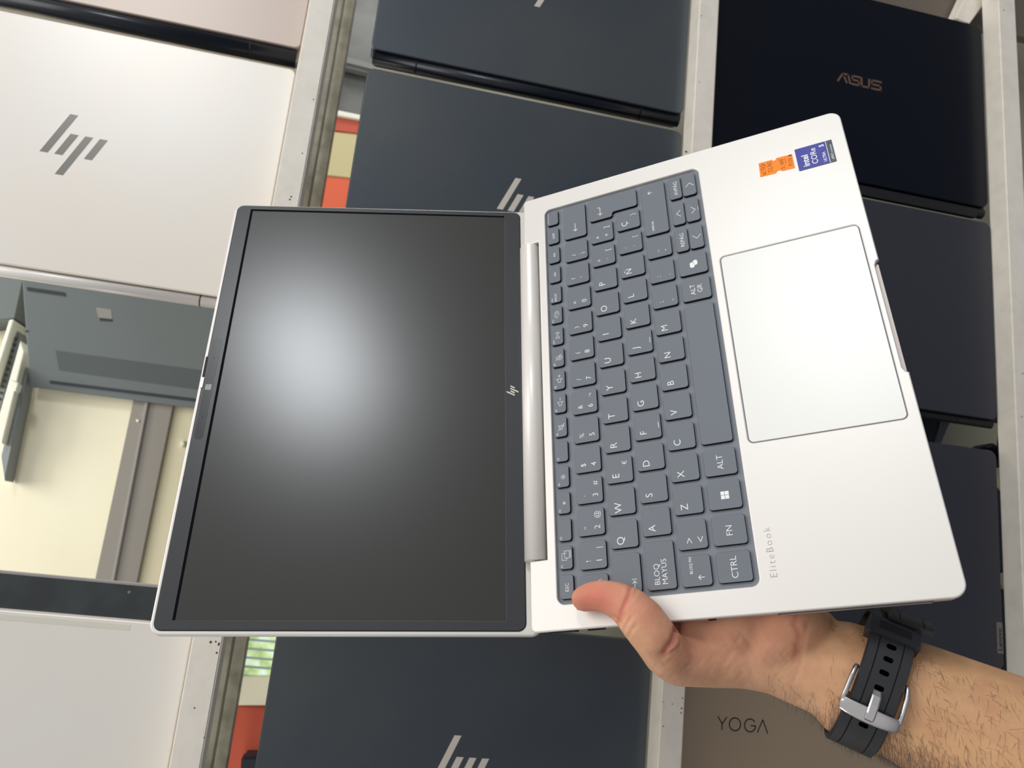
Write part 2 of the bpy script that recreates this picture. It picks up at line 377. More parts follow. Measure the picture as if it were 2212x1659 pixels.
# reflection of the white laptop's underside, modelled as a leaning grey laptop
def leaning():
    pz = .26
    bl = W(65, 836, pz); br = W(432, 885, pz)
    x = Vector((1, 0, 0)); y = Vector((0, math.cos(.68), math.sin(.68))); z = x.cross(y)
    m = Matrix.Identity(4)
    for i in range(3): m[i][0], m[i][1], m[i][2], m[i][3] = x[i], y[i], z[i], (bl[0], (bl[1]+br[1])/2, pz)[i]
    r = empty('laptop', m, 'reflected underside of the white laptop with vents, modelled as a leaning grey laptop', 'laptop')
    plate('bottom_cover', 0, 348, 0, 244, -12, 0, 5, 1.2, UNDER, r)
    plate('screen_lid', 2, 346, 2, 244, -18, -12.5, 5, 1, UNDERDARK, r)
    def on(a, b):                     # photo point on the cover -> cover mm
        d = Vector(M3 @ np.array([(a-CX)/F, -(b-CY)/F, -1.0])); o = Vector(m.col[3][:3]); c = Vector(CAM)
        s = (o-c).dot(z)/d.dot(z); q = c+d*s-o; return q.dot(x)*1000, q.dot(y)*1000
    for nm, pts, mm_, zz in (('short_foot', [(58, 620), (140, 632), (142, 640), (60, 628)], FOOT, .8), ('vent_panel', [(120, 757), (436, 800), (436, 843), (128, 800)], UNDERDARK, .3),
                         ('long_foot', [(108, 822), (428, 862), (428, 868), (108, 828)], FOOT, .9), ('rating_label', [(207, 664), (240, 668), (243, 694), (214, 690)], STICKER, .3), ('label_bar', [(214, 686), (243, 689), (243, 695), (216, 693)], FOOT, .4),
                         ('small_screw', [(55, 713), (62, 714), (62, 718), (55, 717)], FOOT, .3)):
        poly_mesh(nm, [[on(*p) for p in pts]], zz, mm_, r, th=zz)
leaning()
low('dark_box', [(-80, 540), (60, 560), (32, 688), (-80, 700)], Z_LOW, Z_LOW+.05, mat('slate_box', (105, 112, 112), .6), 'slate grey reflection, modelled as a box, at the far left under the white hinge', 'box')  # dark end of the glass reflection, modelled as a box

# middle column gap: reflected room colours modelled as boards
low('reflection_board', [(660, -60), (830, -60), (790, 470), (620, 470)], .18, .20, GREYB, 'mottled grey reflection in the upper gap left of the navy laptop', 'board')
low('pipe', [(700, 105), (830, 140), (830, 162), (700, 130)], .20, .225, mat('pipe_grey', (118, 120, 118), .35), 'blurry reflected grey pipe crossing the upper gap left of the navy laptop', 'pipe', .006)
low('reflected_rim', [(722, 236), (800, 252), (800, 262), (722, 248)], .20, .232, WHITEP, 'pale reflected rim just above the orange patches in the upper gap', 'rim')
low('coloured_reflection', [(722, 250), (800, 262), (800, 292), (722, 282)], .20, .226, REDD, 'upper narrow orange red reflection in the gap left of the navy laptop', 'board')
low('coloured_reflection', [(712, 283), (800, 292), (790, 388), (700, 378)], .20, .224, KHB, 'khaki cream reflection between the two orange ones in the upper gap', 'board')
low('coloured_reflection', [(698, 379), (790, 389), (780, 520), (680, 510)], .20, .222, REDB, 'bright orange reflection lowest in the gap left of the navy laptop', 'board')
# lower gap: reflected window with glowing foliage, sill and red patch, modelled as parts
def foliage_mat():
    m = bpy.data.materials.new('foliage_daylight'); m.use_nodes = True; n = m.node_tree; b = n.nodes['Principled BSDF']
    t = n.nodes.new('ShaderNodeTexCoord'); x = n.nodes.new('ShaderNodeTexNoise'); x.inputs['Scale'].default_value = 45; x.inputs['Detail'].default_value = 3
    r = n.nodes.new('ShaderNodeValToRGB'); e = r.color_ramp.elements
    e[0].position = .38; e[0].color = srgb(165, 190, 130); e[1].position = .62; e[1].color = srgb(225, 240, 240)
    e2 = r.color_ramp.elements.new(.5); e2.color = srgb(205, 225, 165)
    n.links.new(t.outputs['Object'], x.inputs['Vector']); n.links.new(x.outputs[0], r.inputs[0])
    n.links.new(r.outputs[0], b.inputs['Base Color']); n.links.new(r.outputs[0], b.inputs['Emission Color']); b.inputs['Emission Strength'].default_value = .75  # emission puts in the daylight of the reflected window
    return m
def window():
    p = [W(a, b, .20) for a, b in ((530, 1345), (625, 1345), (610, 1462), (520, 1462))]
    r = bpy.data.objects.new('reflected_window_1', None); C.objects.link(r); r.location = (p[0][0], p[3][1], .18); tag(r, kind='structure')
    x0, x1 = p[3][0]-r.location.x, p[1][0]-r.location.x; y1 = p[0][1]-p[3][1]
    box('daylight_view', (x0, 0, 0), (x1, y1, .002), foliage_mat(), r)
    for k in range(6):
        yy = y1*(k+.0)/6
        box('louvre_bar', (x0, yy, .014), (x1, yy+.003, .018), mat('louvre', (170, 185, 190), .4), r)
    box('window_frame', (x0-.02, -.01, .0), (x0, y1+.01, .02), WHITEP, r)
window()
low('reflected_sill', [(515, 1462), (612, 1462), (600, 1524), (505, 1524)], .19, .21, mat('sill', (225, 220, 196), .5), 'cream reflected sill between the bright reflected window and the brick red patch', 'sill')
low('coloured_reflection', [(500, 1525), (600, 1525), (580, 1720), (480, 1720)], .18, .20, REDD, 'brick red reflection in the lower gap left of the bottom navy laptop', 'board')
low('dark_box', [(521, 1634), (600, 1632), (590, 1720), (515, 1720)], .20, .24, DARKB, 'small black reflected patch in front of the brick red one at the bottom edge', 'box', .004)
# right column gap
low('cream_card', [(2040, 900), (2160, 915), (2150, 985), (2020, 965)], .70, .703, mat('card', (176, 172, 148), .6), 'torn cream card in the gap between the charcoal laptops', 'card', .0005)
low('dark_strap', [(1960, 870), (2038, 900), (2022, 970), (1960, 960)], .71, .72, DARKB, 'dark strap across the gap between the charcoal laptops', 'strap')
low('grey_strap', [(2036, 903), (2056, 905), (2032, 962), (2020, 958)], .712, .722, mat('gs', (88, 94, 100), .5), 'narrow grey strap beside the cream card', 'strap')
low('black_clip', [(2128, 966), (2145, 956), (2172, 975), (2176, 1010), (2162, 985), (2148, 968)], .745, .77, BLACK, 'bent black clip at the corner of the tagged charcoal laptop', 'clip')
low('cream_card', [(2152, 1000), (2180, 1030), (2180, 1080), (2158, 1052)], .72, .723, mat('card2', (165, 162, 140), .6), 'small triangular cream scrap beside the right rail', 'card', .0003)
low('cream_card', [(2155, 1240), (2190, 1232), (2190, 1282), (2166, 1272)], .703, .706, mat('card3', (150, 148, 126), .6), 'lower cream scrap between the tagged laptop and the right rail', 'card', .0003)

# ================================================================ THE HELD LAPTOP
RB = np.array([[-0.006820873608052905, -0.9174588607933121, -0.3977721891171642], [0.8888695943500624, -0.18779438944688315, 0.41790442870616695], [-0.4581095064754478, -0.3507171310958597, 0.8167822072209403]])
TB = np.array([215.6618533482745, -100.07019968448982, -370.59181365347854])*.001
RS = np.array([[-0.0072021092676501685, -0.9988171099291587, 0.04808856969030778], [0.8818471812190021, 0.016330013546238614, 0.4712524584908606], [-0.47148030563131427, 0.045800781328951407, 0.8806864424024365]])
TS = np.array([-3.6648268592039908, -138.14010479976832, -458.29132528286374])*.001
MB = mat4(M3@RB, CAM+M3@TB); MS = mat4(M3@RS, CAM+M3@TS)
LID = MB.inverted() @ MS
held = empty('laptop', MB, 'open silver laptop held in the hand, dark screen and grey keyboard', 'laptop')

# deck outline: rounded front corners, hinge slot at the back, thumb notch at the front
def deck_outline():
    a = []
    a += [(199, 0), (196, 2.6), (120.5, 2.6), (117.5, 0)][::-1][0:0]
    pts = []
    r = 7
    pts += [(314-r+r*math.cos(math.radians(t)), r+r*math.sin(math.radians(t))) for t in range(270, 361, 15)]
    pts += [(314-3+3*math.cos(math.radians(t)), 223.2-3+3*math.sin(math.radians(t))) for t in range(0, 91, 22)]
    pts += [(273.4, 223.2), (273.4, 212.2), (41.0, 212.2), (41.0, 223.2)]
    pts += [(3+3*math.cos(math.radians(t)), 223.2-3+3*math.sin(math.radians(t))) for t in range(90, 181, 22)]
    pts += [(r+r*math.cos(math.radians(t)), r+r*math.sin(math.radians(t))) for t in range(180, 271, 15)]
    pts += [(120.2, 0), (121, 1.6), (123.5, 2.7), (191.5, 2.7), (194, 1.6), (194.8, 0)]
    return pts
deck = solid('deck', [deck_outline(), rrect(14.2, 299.9, 93.9, 206.6, 4.5), rrect(93.5, 222.6, 5.8, 88.6, 3.2)], -3.2, 0, .7, SILVER, held)
plate('deck_core', 3, 311, 4, 211.5, -8, -2.95, 6, .5, SILVERSIDE, held)
plate('keyboard_tray', 13.8, 300.3, 93.5, 207, -2.9, -2.1, 4.5, .05, TRAY, held)
plate('touchpad_groove', 93.2, 222.9, 5.5, 88.9, -2.5, -1.4, 3.2, .05, GROOVE, held)
plate('touchpad', 94.0, 222.1, 6.3, 88.1, -2, -.15, 2.8, .25, PAD, held)
solid('bottom_shell', [[(x, y) for x, y in rrect(.8, 313.2, 1.0, 211.5, 7)]], -12.5, -3.6, 2.2, SILVERSIDE, held)
for q0, q1 in ((1.2, 40.2), (274.2, 312.8)):
    plate('rear_corner', q0, q1, 209, 222.6, -9, -3.0, 2, 1.0, SILVERSIDE, held)
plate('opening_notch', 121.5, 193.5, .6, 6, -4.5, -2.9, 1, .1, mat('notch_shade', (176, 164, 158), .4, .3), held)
box('slot_shadow', (.041, .2085, -.0125), (.2734, .2125, -.0030), BLACK, held)
# ports and speaker slit on the left flank
SIDE = Matrix(((0, 0, -1, 0), (0, 1, 0, 0), (1, 0, 0, 0), (0, 0, 0, 1)))
def port(nm, y0, y1, z0, z1, m, depth=.05):
    box(nm, (-.0002-depth*.001*0, y0*.001, z0*.001), (.0011, y1*.001, z1*.001), m, held)
port('side_vent', 15, 88, -6.4, -5.6, mat('vent_grey', (120, 114, 118), .5)); port('side_vent_lip', 16, 86, -7.4, -6.5, SILVER)
port('usb_port', 197, 214, -7.6, -4.9, BLACK); port('usb_tongue', 199, 212.5, -6.8, -5.6, mat('port_tongue', (190, 186, 180), .4))
port('small_port', 181, 191, -7.2, -5.0, BLACK); port('port_tongue', 182.5, 189.5, -6.6, -5.6, mat('port_tongue2', (190, 186, 180), .4))
port('audio_jack', 166, 170, -7.4, -4.8, BLACK); port('lock_slot', 119.5, 123.5, -6.8, -4.6, BLACK)
# hinge barrel and lid
bm = bmesh.new(); tube(bm, [(.0420, .2208, -.0044), (.2722, .2208, -.0044)], .0071, 28)
hb = bmesh_obj('hinge_barrel', bm, HINGE, held, smooth=True)
lid = plate('lid', -8.3, 306.2, -21.5, 202.7, -4.6, .15, 6.5, .9, SILVER, held, LID)
bez = solid('bezel', [rrect(-5.5, 304.8, -11.5, 200.2, 4.5), [(x, y) for x, y in ((-.1, -.1), (301.7, -.1), (301.7, 190.5), (-.1, 190.5))]], 0.1, .75, .12, GLASSB, held, LID)
gasket = solid('screen_gasket', [rrect(-6.0, 305.3, -12.1, 200.7, 5)], 0.0, .35, .05, BLACK, held, LID)
scr = plate('display_panel', -.05, 301.65, -.05, 190.45, .2, .42, .2, .02, PANEL, held, LID)
# the thin dark border along the top and right of the panel
poly_mesh('panel_border', [[(-.2, 188.9), (301.8, 188.9), (301.8, 190.5), (-.2, 190.5)], [(300.2, 0), (301.8, 0), (301.8, 188.9), (300.2, 188.9)]], .5, LINE, scr, th=.06)
cs = plate('camera_strip', 112.5, 188, 193.2, 198.8, .72, .82, 2.8, .04, PILL, held, LID)
plate('camera_window', 148.2, 152.4, 194.0, 198.0, .8, .9, .6, .02, mat('camera_glass', (150, 150, 146), .3), cs)
for xx in (128, 172):
    plate('microphone_hole', xx, xx+.7, 195.5, 196.2, .8, .88, .3, .02, BLACK, cs)
plate('shutter_slider', 149.6, 157.5, 199.6, 201.2, .6, 1.3, .5, .1, SILVERSIDE, held, LID)
plate('shutter_grip', 157.8, 173.5, 199.8, 201.4, .5, 1.0, .5, .1, BLACK, held, LID)
hp_small = [[(151+x*.172, -5.1+y*.152) for x, y in p] for p in hp_polys()]
poly_mesh('lid_logo', hp_small, .84, mat('pale_logo', (226, 218, 205), .3, .3), bez)

# ---------------------------------------------------------------- keyboard
def key(x0, x1, y0, y1, legend=(), outline=None):
    """legend: list of (kind, text, dx, dy, cap) with the origin at the key's lower left"""
    o = outline or rrect(x0, x1, y0, y1, 1.9, 5)
    face = [(x+.42 if False else x, y) for x, y in o]
    o = [(x0+.75+(x-x0)*(x1-x0-.75)/(x1-x0), y0+.65+(y-y0)*(y1-y0-.65)/(y1-y0)) for x, y in o]
    k = solid('key', [o], -.75, -.05, .22, KEY, held)
    # dark skirt visible round the key cap
    sk = solid('key_skirt', [offset(o, .1)], -2.2, -.5, .05, RIM, k)
    polys, texts = [], []
    for g in legend:
        if g[0] == 't':
            _, s, dx, dy, cap = g[:5]
            al = g[5] if len(g) > 5 else 'LEFT'
            texts.append((s, x0+dx, y0+dy, cap, al))
        else:
            polys += [[(x0+x, y0+y) for x, y in q] for q in ribs(g[1], g[2] if len(g) > 2 else .28)] if g[0] == 'l' else [[(x0+x, y0+y) for x, y in q] for q in g[1]]
    for s, x, y, cap, al in texts:
        text('key_legend', s, x, y, 0, cap, INK, k, align=al, off=-.025*cap/2.3 if cap > 1.6 else 0, xs=1.02)
    if polys: poly_mesh('key_symbol', polys, .02, INK, k)
    return k
def offset(o, d):
    n = len(o); out = []
    A = sum(o[i][0]*o[(i+1) % n][1]-o[(i+1) % n][0]*o[i][1] for i in range(n)); sgn = 1 if A > 0 else -1
    for i in range(n):
        x0, y0 = o[i-1]; x1, y1 = o[(i+1) % n]; L = math.hypot(x1-x0, y1-y0) or 1
        out.append((o[i][0]+sgn*d*(y1-y0)/L, o[i][1]-sgn*d*(x1-x0)/L))
    return out
T = lambda s, dx, dy, cap, al='LEFT': ('t', s, dx, dy, cap, al)
# function row
fy0, fy1 = 195.9, 204.9
key(16.4, 30.8, fy0, fy1, [T('ESC', 7.2, 3.5, 2.2, 'CENTER')])
for i in range(15):
    x = 33.4+16.72*i; x1 = x+14.3 if i < 14 else 297.3
    if i == 15: break
    L = []
    if i < 12: L.append(T('F%d' % (i+1), 1.7, 6.5 if i not in (11,) else 6.6, 1.25))
    if i == 0: L.append(('l', [[(6, 4), (6, 7), (10, 7), (10, 4.2)], [(6, 4), (7.2, 4)], [(7.2, 2.3), (7.2, 5.4), (11.4, 5.4), (11.4, 2.3), (7.2, 2.3)], [(7.2, 1.5), (11.6, 1.5)]], .22))
    if i in (2, 3):
        rr = 1.0 if i == 2 else 1.6
        L.append(('l', [[(7.2+.45*rr*math.cos(a*math.pi/4), 4.3+.45*rr*math.sin(a*math.pi/4)), (7.2+rr*math.cos(a*math.pi/4), 4.3+rr*math.sin(a*math.pi/4))] for a in range(8)]+[arc(7.2, 4.3, .3*rr, 0, 360, 8)], .2))
    if i in (5, 6, 7):
        L.append(('l', [[(5.6, 3.6), (6.6, 3.6), (8.2, 2.4), (8.2, 6.2), (6.6, 5.1), (5.6, 5.1), (5.6, 3.6)]], .24))
        L.append(('l', [[(5, 6.4), (9.6, 2.2)]] if i == 5 else [[(9.4, 4.3), (11.2, 4.3)]] + ([[(10.3, 3.4), (10.3, 5.2)]] if i == 7 else []), .26))
    if i == 8: L.append(('l', [arc(7.2, 4.6, 1.1, 0, 360, 8, 1.5), arc(7.2, 4, 1.9, 180, 360, 8), [(7.2, 2.1), (7.2, 1.5)], [(5.2, 6.2), (9.4, 2.2)]], .22))
    if i == 9: L.append(('l', [[(5.6, 3), (5.6, 5.8), (8, 4.4), (5.6, 3)], [(9, 3.1), (9, 5.7)], [(10, 3.1), (10, 5.7)]], .24))
    if i == 10:
        dm = lambda cx: [(cx-1.7, 4.3), (cx, 6), (cx+1.7, 4.3), (cx, 2.6), (cx-1.7, 4.3)]
        L.append(('l', [dm(7.3), dm(6.0)[:2]+[(6.6, 6.2)], [(4.9, 3.9), (4.3, 4.3), (6, 6)], dm(8.7)[1:4]], .22))
    if i == 11: L.append(T('INICIO', 1.5, 4.0, 1.5))
    if i == 12: L.append(T('FIN', 7.3, 3.7, 1.6, 'CENTER'))
    if i == 13: L.append(T('INS', 7.3, 3.7, 1.6, 'CENTER'))
    if i == 14: break
    key(x, x1, fy0, fy1, L)
# i == 14 is SUPR, then the blank power key
key(33.4+16.72*14, 33.4+16.72*14+14.3, fy0, fy1, [T('SUPR', 7.3, 3.7, 1.6, 'CENTER')])
key(284.2, 297.3, fy0, fy1, [('l', [[(2.0, 8.0), (11.4, 8.0)]], .16)])
# number row
ny0, ny1 = 175.2, 192.2
def two(top, low_, alt=None):
    L = [T(top, 5.4, 10.2, 3.2, 'CENTER'), T(low_, 5.4, 3.4, 3.6, 'CENTER')]
    if alt: L.append(T(alt, 12.8, 3.4, 3.3, 'CENTER'))
    return L
key(16.4, 29.4, ny0, ny1, [T('\\', 9.2, 4.2, 2.3)])
nums = [('!', '1', '|'), ('“', '2', '@'), ('·', '3', '#'), ('$', '4', None), ('%', '5', None), ('&', '6', '¬'), ('/', '7', None), ('(', '8', None), (')', '9', None), ('=', '0', None), ('?', '’', None), ('¿', '¡', None)]
for i, (a_, b_, c_) in enumerate(nums):
    x = 31.8+19.67*i; key(x, x+17.1, ny0, ny1, two(a_, b_, c_))
arrow = lambda x0, y0, x1, y1, h: [[(x0, y0), (x1, y1)]]
key(267.8, 297.0, ny0, ny1, [('l', [[(13, 8.6), (6.2, 8.6)], [(7.8, 10), (6.2, 8.6), (7.8, 7.2)]], .34)])
# Q row
qy0, qy1 = 156.0, 172.8
key(16.4, 39.2, qy0, qy1, [('l', [[(2.5, 4.6), (7, 4.6)], [(5.6, 5.8), (7, 4.6), (5.6, 3.4)], [(7.9, 3.3), (7.9, 5.9)]], .3)])
for i, ch in enumerate('QWERTYUIOP'):
    x = 41.8+19.67*i
    L = [T(ch, 5.0, 8.9, 4.5, 'CENTER')]
    if ch == 'E': L.append(T('€', 12.8, 3.8, 3.0, 'CENTER'))
    key(x, x+17.0, qy0, qy1, L)
key(238.4, 255.4, qy0, qy1, [T('^', 4.0, 9.9, 3.2), T('`', 4.3, 3.4, 3.4), T('[', 11.4, 3.8, 3.4)])
key(258.1, 275.1, qy0, qy1, [T('*', 4.0, 9.6, 3.4), T('+', 4.0, 3.8, 3.4), T(']', 11.4, 3.8, 3.4)])
def enter():
    r = 1.9; o = []
    def c(cx, cy, a0, a1, rr=r):
        return [(cx+rr*math.cos(math.radians(a0+(a1-a0)*i/5)), cy+rr*math.sin(math.radians(a0+(a1-a0)*i/5))) for i in range(6)]
    o += c(297-r, qy1-r, 0, 90) + c(277.5+r, qy1-r, 90, 180) + c(277.5+r, qy0+r, 180, 270)
    o += c(281.6-r, qy0-r, 90, 0) + c(281.6+r, 137.4+r, 180, 270) + c(297-r, 137.4+r, 270, 360)
    return o
key(277.5, 297, 137.4, qy1, [('l', [[(11.2, 29.2), (11.2, 27.4), (4.4, 27.4)], [(6, 28.8), (4.4, 27.4), (6, 26)]], .34)], outline=enter())
# A row
ay0, ay1 = 136.6, 153.6
key(16.4, 44.0, ay0, ay1, [T('BLOQ\nMAYÚS', 3.2, 9.7, 3.2)])
for i, ch in enumerate('ASDFGHJKLÑ'):
    x = 46.7+19.67*i
    L = [T(ch, 5.0, 9.5, 4.3, 'CENTER')]
    if ch in 'FJ': L.append(('l', [[(7, 2.0), (10.6, 2.0)]], .3))
    key(x, x+17.0, ay0, ay1, L)
key(243.4, 260.4, ay0, ay1, [T('¨', 4.1, 9.4, 3.4), T('´', 4.3, 3.4, 3.4), T('{', 11.8, 3.8, 3.2)])
key(263.0, 279.0, ay0, ay1, [T('Ç', 3.4, 9.6, 4.2), T('}', 11.4, 3.8, 3.2)])
# Z row
zy0, zy1 = 117.4, 134.4
up = lambda x, y, h: ('l', [[(x, y), (x, y+h)], [(x-1.2, y+h-1.3), (x, y+h), (x+1.2, y+h-1.3)]], .34)
key(16.4, 33.9, zy0, zy1, [T('BLOQ FN', 7.3, 10.6, 1.6), up(5.2, 4.6, 3.2)])
key(36.6, 53.8, zy0, zy1, [('l', [[(4.2, 11.9), (7.0, 10.6), (4.2, 9.3)], [(7.2, 5.7), (4.4, 4.4), (7.2, 3.1)]], .34)])
zr = [('Z',), ('X',), ('C',), ('V',), ('B',), ('N',), ('M',), (';', ','), (':', '.'), ('_', '-')]
for i, t_ in enumerate(zr):
    x = 56.6+19.67*i
    L = [T(t_[0], 5.0, 9.2, 4.3, 'CENTER')] if len(t_) == 1 else [T(t_[0], 4.3, 9.8, 3.4), T(t_[1], 4.3, 3.6, 3.4)]
    key(x, x+17.0, zy0, zy1, L)
key(252.9, 296.8, zy0, zy1, [T('IMPR PA', 3.6, 10.4, 1.6), up(36.4, 9.4, 3.0)])
# bottom row
by0, by1 = 96.2, 114.9
key(16.6, 33.8, by0, by1, [T('CTRL', 8.6, 8.0, 3.6, 'CENTER')])
key(36.7, 53.9, by0, by1, [T('FN', 8.6, 8.0, 3.6, 'CENTER')])
sq = lambda x, y, s: [(x, y), (x+s, y), (x+s, y+s), (x, y+s)]
key(56.8, 74.0, by0, by1, [('p', [sq(6.4, 9.5, 2.1), sq(8.75, 9.5, 2.1), sq(6.4, 7.15, 2.1), sq(8.75, 7.15, 2.1)])])
key(76.6, 93.5, by0, by1, [T('ALT', 8.5, 8.0, 3.6, 'CENTER')])
key(96.3, 191.6, by0, by1)
key(194.4, 211.5, by0, by1, [T('ALT\nGR', 8.6, 10.3, 3.3, 'CENTER')])
key(214.0, 230.9, by0, by1, [('p', [rrect(5.6, 9.8, 8.6, 11.6, 1.2, 3)]), ('p', [rrect(7.2, 11.2, 6.6, 9.4, 1.2, 3)])])
hy = 105.9
key(233.5, 252.6, hy+.15, by1, [T('REPÁG', 9.6, 3.2, 2.7, 'CENTER')])
key(277.6, 296.9, hy+.15, by1, [T('AVPÁG', 9.6, 3.2, 2.7, 'CENTER')])
key(255.6, 274.9, hy+.15, by1, [('l', [[(7.0, 3.2), (9.6, 6.0), (12.2, 3.2)]], .3)])
key(233.5, 252.6, by0, hy-.15, [('l', [[(10.9, 7.4), (8.1, 4.7), (10.9, 2.0)]], .3)])
key(255.6, 274.9, by0, hy-.15, [('l', [[(7.0, 5.9), (9.6, 3.1), (12.2, 5.9)]], .3), ('l', [[(8, 1.2), (11.4, 1.2)]], .2)])
key(277.6, 296.9, by0, hy-.15, [('l', [[(8.2, 7.4), (11.0, 4.7), (8.2, 2.0)]], .3)])

# ---------------------------------------------------------------- words and stickers on the deck
text('deck_lettering', 'EliteBook', 17.4, 84.6, .03, 3.9, GREYTEXT, deck, off=-.09, space=1.32, xs=.98)
so = poly_mesh('price_sticker', [[(277.0, 55.2), (288.6, 54.7), (288.6, 46.2), (287.2, 45.2), (287.6, 44), (289, 43.2), (288.6, 33.4), (276.8, 33.4), (277.1, 41.4), (278.2, 42.4), (278.2, 44), (276.7, 45.4)]], .16, ORANGE, held, th=.15)
tag(so, 'orange sticker with handwritten notes')
hand_l = [
 [(277.6, 53.6), (277.9, 51.6), (278.8, 51.4), (279.1, 53.4), (279.2, 51.4)], [(280.0, 53.8), (280.1, 51.3), (281.0, 51.2)], [(281.2, 53.7), (283.0, 53.9)], [(282.0, 53.8), (282.2, 51.2)],
 [(283.3, 51.1), (283.3, 53.8), (284.6, 53.4), (284.5, 52.4), (283.4, 52.3), (284.9, 51.0)], [(286.8, 53.9), (285.6, 53.6), (285.5, 52.5), (286.6, 52.3), (286.5, 51.2), (285.2, 51.1)], [(284.8, 50.6), (287.9, 53.2)],
 [(278.7, 49.6), (280.0, 49.6), (279.3, 48.6), (280.2, 47.9), (279.0, 47.0)], [(280.9, 49.4), (282.0, 49.3), (281.8, 48.2), (280.9, 47.0), (282.4, 47.1)], [(282.6, 46.4), (284.2, 50.2)],
 [(285.2, 49.4), (284.3, 48.8), (285.6, 47.6), (284.5, 46.9), (284.4, 48.2), (285.6, 49.0)], [(287.2, 49.5), (286.2, 49.3), (286.2, 48.3), (287.2, 48.0), (286.9, 47.0), (285.9, 46.9)],
 [(278.6, 40.6), (279.4, 41.8), (280.0, 40.4), (278.9, 39.4), (280.1, 39.2)], [(281.0, 40.8), (281.1, 40.5)], [(281.1, 39.5), (281.2, 39.2)],
 [(282.3, 39.2), (283.1, 41.6), (283.6, 39.4), (284.4, 41.6), (284.9, 39.4), (285.6, 41.9), (286.2, 39.3), (287.2, 42.4)], [(282.6, 38.0), (287.4, 38.5)],
 [(279.8, 36.6), (279.9, 34.2)], [(279.8, 36.5), (281.2, 36.4), (281.0, 35.4), (279.8, 35.3)], [(283.2, 36.3), (282.1, 36.0), (282.1, 34.6), (283.2, 34.3)], [(283.9, 34.2), (284.0, 36.4), (285.3, 34.3), (285.4, 36.5)]]
poly_mesh('handwriting', ribs(hand_l, .22), .2, PEN, so, th=.03)
poly_mesh('pen_blot', [[(287.3, 34.2), (288.5, 33.6), (288.6, 35.0), (287.8, 36.3)]], .2, PEN, so, th=.03)
st = plate('processor_sticker', 273.2, 291.6, 8.6, 31.4, .02, .2, .4, .03, SLATE, held)
tag(st, 'blue and slate processor sticker')
poly_mesh('blue_field', [[(273.4, 12.6), (291.4, 12.6), (291.4, 31.2), (273.4, 31.2)]], .24, BLUE, st)
poly_mesh('divider', [[(273.4, 12.2), (291.4, 12.2), (291.4, 12.55), (273.4, 12.55)]], .26, INK, st)
text('sticker_text', 'intel', 275.3, 24.4, .27, 4.1, INK, st, off=.12)
text('sticker_text', 'CORe', 275.6, 19.2, .27, 3.7, INK, st, off=.03)
text('sticker_text', 'ULTRA', 275.3, 14.0, .27, 1.9, INK, st, off=.04)
text('sticker_text', '5', 287.8, 13.9, .27, 2.9, INK, st, off=.14)
text('sticker_text', 'vPRO', 275.2, 9.4, .24, 1.7, INK, st)
text('sticker_text', 'ENTERPRISE', 281.3, 9.5, .24, .9, INK, st)
dots = []
for i in range(8):
    for j in range(7):
        if i+j > 4 and i < 8: dots.append(sq(281+i*1.15, 14.4+j*1.5+(i % 2)*.3, .28))
dots = [q for q in dots if not (q[0][1] < 17.2 and q[0][0] > 286.8)]
poly_mesh('dot_pattern', dots, .26, CYAN, st)
#HAND#
# ================================================================ HAND AND FOREARM
def ellipsoid_pts(c, r, rz):
    """24x12 sphere flattened along the depth axis, in world metres; c is a world point"""
    out = []
    for i in range(1, 10):
        th = math.pi*i/10
        for j in range(16):
            ph = 2*math.pi*j/16
            v = np.array([r*math.sin(th)*math.cos(ph), r*math.sin(th)*math.sin(ph), rz*math.cos(th)])*.001
            out.append(c + M3 @ v)
    for q in (1, -1): out.append(c + M3 @ np.array([0, 0, q*rz*.001]))
    return out
body = bmesh.new()
def limb(chain):
    """chain of (px, py, depth mm, radius mm[, depth radius mm]); hull of neighbours"""
    for a, b in zip(chain[:-1], chain[1:]):
        pts = []
        for q in (a, b):
            pts += ellipsoid_pts(D(q[0], q[1], q[2]), q[3], q[4] if len(q) > 4 else q[3])
        vs = [body.verts.new(p) for p in pts]
        r = bmesh.ops.convex_hull(body, input=vs)
        bmesh.ops.delete(body, geom=[g for g in r['geom_interior'] if isinstance(g, bmesh.types.BMVert)], context='VERTS')
thumb = [(1261, 1293, 434.5, 7.2, 6.4), (1280, 1288, 433, 8.2, 7.2), (1305, 1287, 430, 8.9, 8.2), (1335, 1297, 426.5, 10.0, 8.8), (1361, 1312, 422, 11.2, 9.6), (1388, 1342, 417.5, 12.6, 10.4),
         (1414, 1375, 416, 12.4, 11.5), (1438, 1410, 421, 12.6, 12.5), (1462, 1428, 428, 13.0, 14)]
limb(thumb)
limb([(1462, 1428, 428, 13.0, 14), (1530, 1420, 434, 16.0, 15), (1600, 1418, 436, 17, 16), (1680, 1425, 434, 19, 17), (1760, 1440, 430, 24, 19)])
def under(px, py, rz, gap=0.):
    """depth that lays a part of half thickness rz against the laptop's underside"""
    d = np.array([(px-CX)/F, -(py-CY)/F, -1.0]); n_ = RB[:, 2]
    return (((-.0128-(rz+gap)*.001)+(TB @ n_))/(d @ n_))*1000
def UN(px, py, r, rz=None): rz = rz or r; return (px, py, under(px, py, rz), r, rz)
